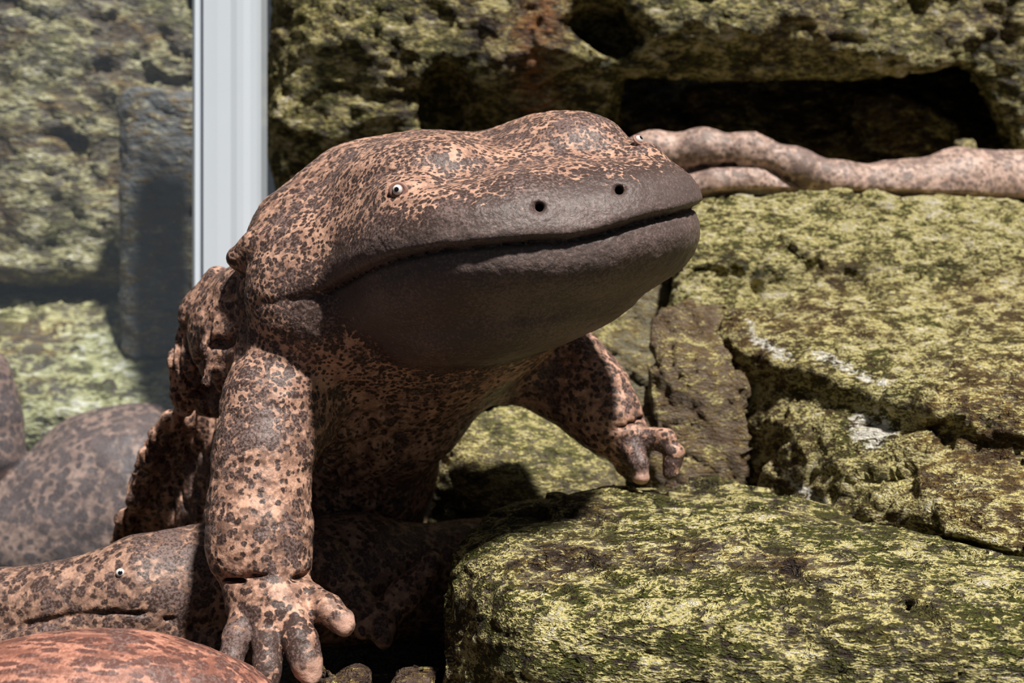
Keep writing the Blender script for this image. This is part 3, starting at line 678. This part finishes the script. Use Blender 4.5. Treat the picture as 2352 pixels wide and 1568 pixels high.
# left: rock face and lit rubble slope seen through the side pane
rock('rubble_slope', 'lit rubble slope with pale yellow specks behind the side glass pane', MAT['rubble'],
     [drop([(-420, 640, 1.30), (100, 660, 1.30), (480, 700, 1.30), (-420, 900, 1.12), (100, 930, 1.10), (480, 960, 1.08), (500, 760, 1.2)])],
     0.0042, amp=0.012, freq=22, crack=0.006, seed=15.0)
rock('leaning_rock', 'tall grey green rock face standing above the rubble slope behind the side pane', MAT['leftwall'],
     [[(-420, -220, 1.24), (60, -220, 1.22), (440, -220, 1.30), (440, 200, 1.30), (300, 640, 1.28), (-420, 660, 1.26), (60, 640, 1.22), (-420, -220, 1.5), (480, -220, 1.5), (480, 700, 1.5), (-420, 700, 1.5)]],
     0.0045, amp=0.009, freq=13, crack=0.005, seed=17.0, clear=('rubble_slope',), room=0.012)
rock('haze_grey_rock', 'smooth upright rock added close behind the pane, its grey in place of haze beside the corner post', MAT['column'],  # added rock; its colour imitates the blue-grey haze of the pane
     [drop([(275, 205, 1.155), (330, 185, 1.15), (440, 210, 1.16), (500, 700, 1.16), (300, 700, 1.15), (280, 220, 1.20), (500, 230, 1.20)])],
     0.004, amp=0.006, freq=12, crack=0.003, chip=0.003, seed=23.0, clear=('rubble_slope', 'leaning_rock'))

# stones in the dark gap beside the planted hand
rock('stone', 'reddish brown stone wedged in the dark gap against the flat boulder', MAT['stone'], key='stone_a', clear=('main', 'boulder'), hulls= [drop([(900, 1510, .58), (960, 1490, .585), (1030, 1520, .58), (1045, 1570, .565), (890, 1570, .56), (1000, 1600, .55)])],
     h=0.0022, amp=0.003, freq=26, crack=0.002, seed=19.0, soft=0.008)
rock('stone', 'dark grey stone under the four-fingered hand', MAT['stone'], key='stone_b', clear=('main', 'boulder', 'stone_a'), hulls= [drop([(520, 1570, .555), (640, 1545, .555), (800, 1500, .575), (860, 1520, .575), (850, 1580, .545), (700, 1610, .53), (540, 1625, .53)])],
     h=0.0022, amp=0.003, freq=26, crack=0.002, seed=21.0, soft=0.008)

def slab(name, lo, hi, mat, parent=None, nx=1, ny=1):
    x0, y0, z0 = lo; x1, y1, z1 = hi
    v = [(x, y, z) for x in (x0, x1) for y in (y0, y1) for z in (z0, z1)]
    f = [(0, 1, 3, 2), (4, 6, 7, 5), (0, 4, 5, 1), (2, 3, 7, 6), (0, 2, 6, 4), (1, 5, 7, 3)]
    return link_mesh(name, v, f, mat, ((x0+x1)/2, (y0+y1)/2, z0), parent, smooth=False)
MAT['gravel'] = rock_material('tank_floor', moss=0.25, crust=0.35, seed=10.3)
fl = slab('floor', (-1.1, -0.20, -0.03), (1.1, 1.15, 0.0), MAT['gravel']); fl.data.attributes.new('growth', 'FLOAT', 'POINT').data.foreach_set('value', [.4]*8); fl.data.attributes.new('patches', 'FLOAT', 'POINT').data.foreach_set('value', [.45]*8); tag(fl, 'dark silted tank floor under rocks and salamanders', kind='structure')
MAT['backwall'] = plain_material('back_wall_paint', (0.035, 0.045, 0.06), 0.6)
bw = slab('wall_back', (-1.1, 1.10, 0.0), (1.1, 1.15, 0.85), MAT['backwall']); tag(bw, 'dark blue-black back wall of the tank', kind='structure')
for nm, x0, x1 in (('wall_left', -1.1, -1.06), ('wall_right', 1.06, 1.1)):
    tag(slab(nm, (x0, -0.2, 0.0), (x1, 1.1, 0.6), MAT['backwall']), 'dark blue-black %s side wall of the tank' % nm[5:], kind='structure')

# ------------------------------------------------------------------ side pane and its pale corner post
def acrylic(name, col, rough=0.25):
    t = NT(name); co = t.co()
    c = t.mix(t.noise(co, 40.0, 2), tuple(0.97*x for x in col)+(1,), col+(1,))
    b = t.n('ShaderNodeBsdfPrincipled', {'Base Color': c, 'Roughness': rough, 'Subsurface Weight': 0.0})
    tr = t.n('ShaderNodeBsdfTranslucent', {'Color': c})
    mx = t.n('ShaderNodeMixShader', {0: 0.12, 1: b.outputs[0], 2: tr.outputs[0]})
    return t.done(mx.outputs[0])
def pane_material():
    t = NT('side_pane_glass'); co = t.co()
    haze = t.math('MULTIPLY_ADD', t.step(t.n('ShaderNodeSeparateXYZ', {0: co}).outputs[0], -0.05, 0.10), 0.0, 0.022)
    tr = t.n('ShaderNodeBsdfTransparent', {'Color': (0.93, 0.96, 0.98, 1)})
    df = t.n('ShaderNodeBsdfDiffuse', {'Color': (0.55, 0.66, 0.80, 1)})
    gl = t.n('ShaderNodeBsdfGlossy', {'Color': (0.9, 0.95, 1, 1), 'Roughness': 0.15})
    m1 = t.n('ShaderNodeMixShader', {0: haze, 1: tr.outputs[0], 2: df.outputs[0]})
    lw = t.math('MULTIPLY', t.math('POWER', t.n('ShaderNodeLayerWeight', {'Blend': 0.5}).outputs[1], 3.0), 0.12)
    m2 = t.n('ShaderNodeMixShader', {0: lw, 1: m1.outputs[0], 2: gl.outputs[0]})
    return t.done(m2.outputs[0])
def extrude(name, prof, z0, z1, mat, parent=None, origin=None):
    n = len(prof); v = [(x, y, z0) for x, y in prof]+[(x, y, z1) for x, y in prof]
    f = [(i, (i+1) % n, n+(i+1) % n, n+i) for i in range(n)]+[tuple(range(n))[::-1], tuple(range(n, 2*n))]
    o = origin if origin is not None else (np.mean([p[0] for p in prof]), np.mean([p[1] for p in prof]), z0)
    return link_mesh(name, v, f, mat, o, parent, smooth=False)
MAT['post'] = acrylic('corner_acrylic', (0.78, 0.86, 0.95))
MAT['seam'] = plain_material('corner_seam', (0.10, 0.10, 0.14), 0.4)
MAT['pane'] = pane_material()
D0 = 0.95
def X(px, d=D0): return P(px, 0, d)[0]
post = bpy.data.objects.new('corner_post', None); C.objects.link(post); post.location = (X(520), D0+CAM[1]+.01, 0.0)
tag(post, 'pale blue translucent upright corner post of the glass tank', 'post')
Y0 = D0+CAM[1]
def pp(a): return [(X(px), Y0+dy) for px, dy in a]
def ppx(a): return pp([(x, y) for x, y in a])
extrude('acrylic_core', ppx([(467, 0.0), (500, -0.0006), (530, 0.0), (545, -0.0012), (560, -0.0012), (575, 0.0), (590, 0.0), (596, 0.006), (596, 0.03), (467, 0.03)]), 0.0, 0.75, MAT['post'], post)
extrude('edge_strip', ppx([(441, 0.001), (450, -0.003), (458, 0.001), (458, 0.03), (441, 0.03)]), 0.0, 0.75, MAT['post'], post)
extrude('seam', ppx([(458, 0.006), (467, 0.006), (467, 0.028), (458, 0.028)]), 0.0, 0.75, MAT['seam'], post)
a = np.array([X(438), Y0+.012]); b = np.array([P(-260, 0, .80)[0], .80+CAM[1]]); nrm = np.array([-(b-a)[1], (b-a)[0]]); nrm /= np.linalg.norm(nrm); th = 0.006
pane = extrude('window_1', [tuple(a), tuple(b), tuple(b+nrm*th), tuple(a+nrm*th)], 0.0, 0.75, MAT['pane']); tag(pane, 'hazy side glass pane of the tank', kind='structure')

# ------------------------------------------------------------------ the other salamanders, one of them in place of a reflection
def other(name, label, build, lo, hi, h, mat, pigf=None, amp=0.0006, group=None, key=None, clear=()):
    g = Sdf(lo, hi, h); build(g)
    for c in clear: g.cut_by(GRIDS[c], 0.0018 if c in ('main', 'under') else 0.008)
    if key: GRIDS[key] = g
    v, q = g.mesh(); v, q = drop_small(v, q); n = vnormals(v, q)
    v = v+n*(amp*fbm(v*120, 3)+amp*1.2*fbm(v*45+3, 2))[:, None]
    v = push_clear(v, q, clear, 1.2*h)
    if key: keep_tree(key, v, q)
    pig = pigf(v) if pigf else np.zeros(len(v))
    o = link_mesh(name, v, q, mat, (v[:, 0].mean(), v[:, 1].mean(), v[:, 2].min()), attrs={'pigment': pig, 'pale_tip': np.zeros(len(v)), 'fine_spots': np.zeros(len(v)), 'blotch': blotch(v)})
    return tag(o, label, 'salamander', group), v
def ch(g, pts, k=0.012, carve=False): g.chain([(P(x, y, d), R(r, d)) for x, y, d, r in pts], k, carve)

MAT['skin_under'] = skin_material('spotted_skin_brown', pale=(0.50, 0.30, 0.215), mid=(0.28, 0.165, 0.125), spot=230.0, bias=0.0)
MAT['skin_red'] = skin_material('reddish_skin', pale=(0.58, 0.28, 0.20), mid=(0.28, 0.115, 0.08), dark=(0.13, 0.055, 0.044), spot=400.0, bias=0.03, stretch=(0.22, 0.8, 1.0))
MAT['skin_pink'] = skin_material('pinkish_skin', pale=(0.60, 0.42, 0.35), mid=(0.36, 0.245, 0.20), dark=(0.19, 0.135, 0.115), spot=190.0, bias=-0.05)
MAT['skin_haze'] = skin_material('greyish_skin', pale=(0.46, 0.29, 0.225), mid=(0.28, 0.175, 0.14), dark=(0.10, 0.07, 0.064), spot=130.0, bias=0.0)

def under(g):
    ch(g, [(-160, 1390, .60, 66), (0, 1392, .60, 68), (150, 1385, .60, 80), (330, 1365, .608, 118), (480, 1350, .625, 128), (620, 1345, .65, 130), (800, 1330, .68, 136), (1100, 1345, .72, 136), (1350, 1370, .76, 110)], 0.02)
    ch(g, [(-120, 1480, .585, 48), (100, 1465, .585, 48), (280, 1455, .588, 50), (480, 1490, .60, 50), (600, 1480, .62, 60)], 0.006)
    for a, b in zip([(-60, 1462), (60, 1436), (160, 1415), (270, 1404), (360, 1412), (440, 1436), (510, 1458)], [(60, 1436), (160, 1415), (270, 1404), (360, 1412), (440, 1436), (510, 1458), (560, 1470)]):
        for dd in (.556, .564, .571, .577, .583, .589, .595)[:5 if 200 < a[0] < 420 else 7]: g.cone(P(a[0], a[1], dd), R(5.5, dd), P(b[0], b[1], dd), R(5.5, dd), 0.002, carve=True)
    ch(g, [(740, 1270, .635, 44), (800, 1360, .625, 38), (850, 1420, .62, 34)], 0.008)
    ch(g, [(985, 1300, .64, 36), (930, 1365, .628, 32), (885, 1420, .622, 34)], 0.008)
    ch(g, [(860, 1420, .618, 36), (876, 1440, .614, 30), (882, 1468, .61, 22)], 0.004)
    ch(g, [(845, 1420, .62, 26), (832, 1448, .612, 20)], 0.004)
us, uv = other('giant_salamander', 'brown spotted salamander lying beneath the rearing one, tiny pale eye and long mouth line', under, P(-260, 1560, .74)*[1, 0, 1]+[-.02, .02, 0], np.array([.14, .32, .13]), 0.0014, MAT['skin_under'], key='under', clear=('main', 'boulder', 'green_rock', 'stone_a', 'stone_b'))
c, d = surface_hit(uv, 276, 1315); e = ball('eye', c+d*0.0010, 0.0023, MAT['eye'], us, CAM-c); e['label'] = 'tiny pale-rimmed eye'

def front(g):
    ch(g, [(-240, 1725, .455, 150), (-60, 1672, .458, 150), (120, 1642, .462, 158), (270, 1640, .466, 160), (400, 1668, .472, 156), (510, 1708, .48, 142), (590, 1752, .486, 112)], 0.02)
    g.D += 0.0
other('giant_salamander', 'reddish salamander back curving up in front of the planted hand', front, np.array([-.32, -.10, 0.0]), np.array([-.06, .05, .10]), 0.0014, MAT['skin_red'], clear=('main', 'under', 'stone_b'))

def ledge(g):
    ch(g, [(1380, 372, .97, 40), (1500, 352, .965, 44), (1610, 344, .96, 43), (1720, 352, .955, 42), (1820, 385, .95, 42), (1930, 425, .95, 48), (2060, 440, .96, 66), (2200, 432, .975, 86), (2400, 438, .99, 92), (2600, 450, 1.0, 90)], 0.012)
    ch(g, [(1520, 440, .965, 40), (1640, 425, .955, 44), (1730, 425, .952, 44), (1830, 450, .95, 34)], 0.003)
    for a, b in zip([(1560, 400), (1610, 378), (1690, 372), (1760, 380), (1810, 402)], [(1610, 378), (1690, 372), (1760, 380), (1810, 402), (1860, 432)]):
        for dd in (.924, .932, .940, .948, .955): g.cone(P(a[0], a[1]+4, dd), R(7, dd), P(b[0], b[1]+4, dd), R(7, dd), 0.002, carve=True)
other('giant_salamander', 'pinkish mottled salamander resting along the top of the green ledge rock', ledge, P(1300, 560, 1.06)*[1, 0, 1]+[0, .38, 0], np.array([.62, .56, .40]), 0.0022, MAT['skin_pink'], amp=0.001, clear=('ledge_rock',))

def hazy(g):  # solid body standing in for the mirrored image of the large salamander
    ch(g, [(400, 1180, 1.09, 200), (330, 1175, 1.06, 222), (240, 1190, 1.05, 212), (120, 1240, 1.02, 140)], 0.04)
    ch(g, [(160, 1180, 1.02, 110), (60, 1240, 1.02, 120), (-200, 1260, 1.02, 110)], 0.03)
    ch(g, [(-40, 860, 1.0, 60), (-20, 960, 1.0, 66), (-10, 1040, 1.0, 62), (-20, 1120, 1.01, 40), (-60, 1230, 1.02, 60)], 0.004)
other('giant_salamander', 'greyish brown mottled salamander body built in place of a reflection in the hazy side pane', hazy, np.array([-.75, .36, 0.0]), np.array([-.10, .72, .24]), 0.0032, MAT['skin_haze'], amp=0.0015, clear=('rubble_slope', 'main'))

# pale pebble in the recess
rock('pebble', 'small pale grey pebble lying behind the resting salamander', MAT['small'], [[(2185, 345, 1.06), (2205, 322, 1.06), (2232, 330, 1.07), (2245, 350, 1.07), (2190, 380, 1.07), (2240, 380, 1.07), (2215, 345, 1.10)]], 0.0016, amp=0.002, freq=30, crack=0.0, soft=0.004, cat='pebble')
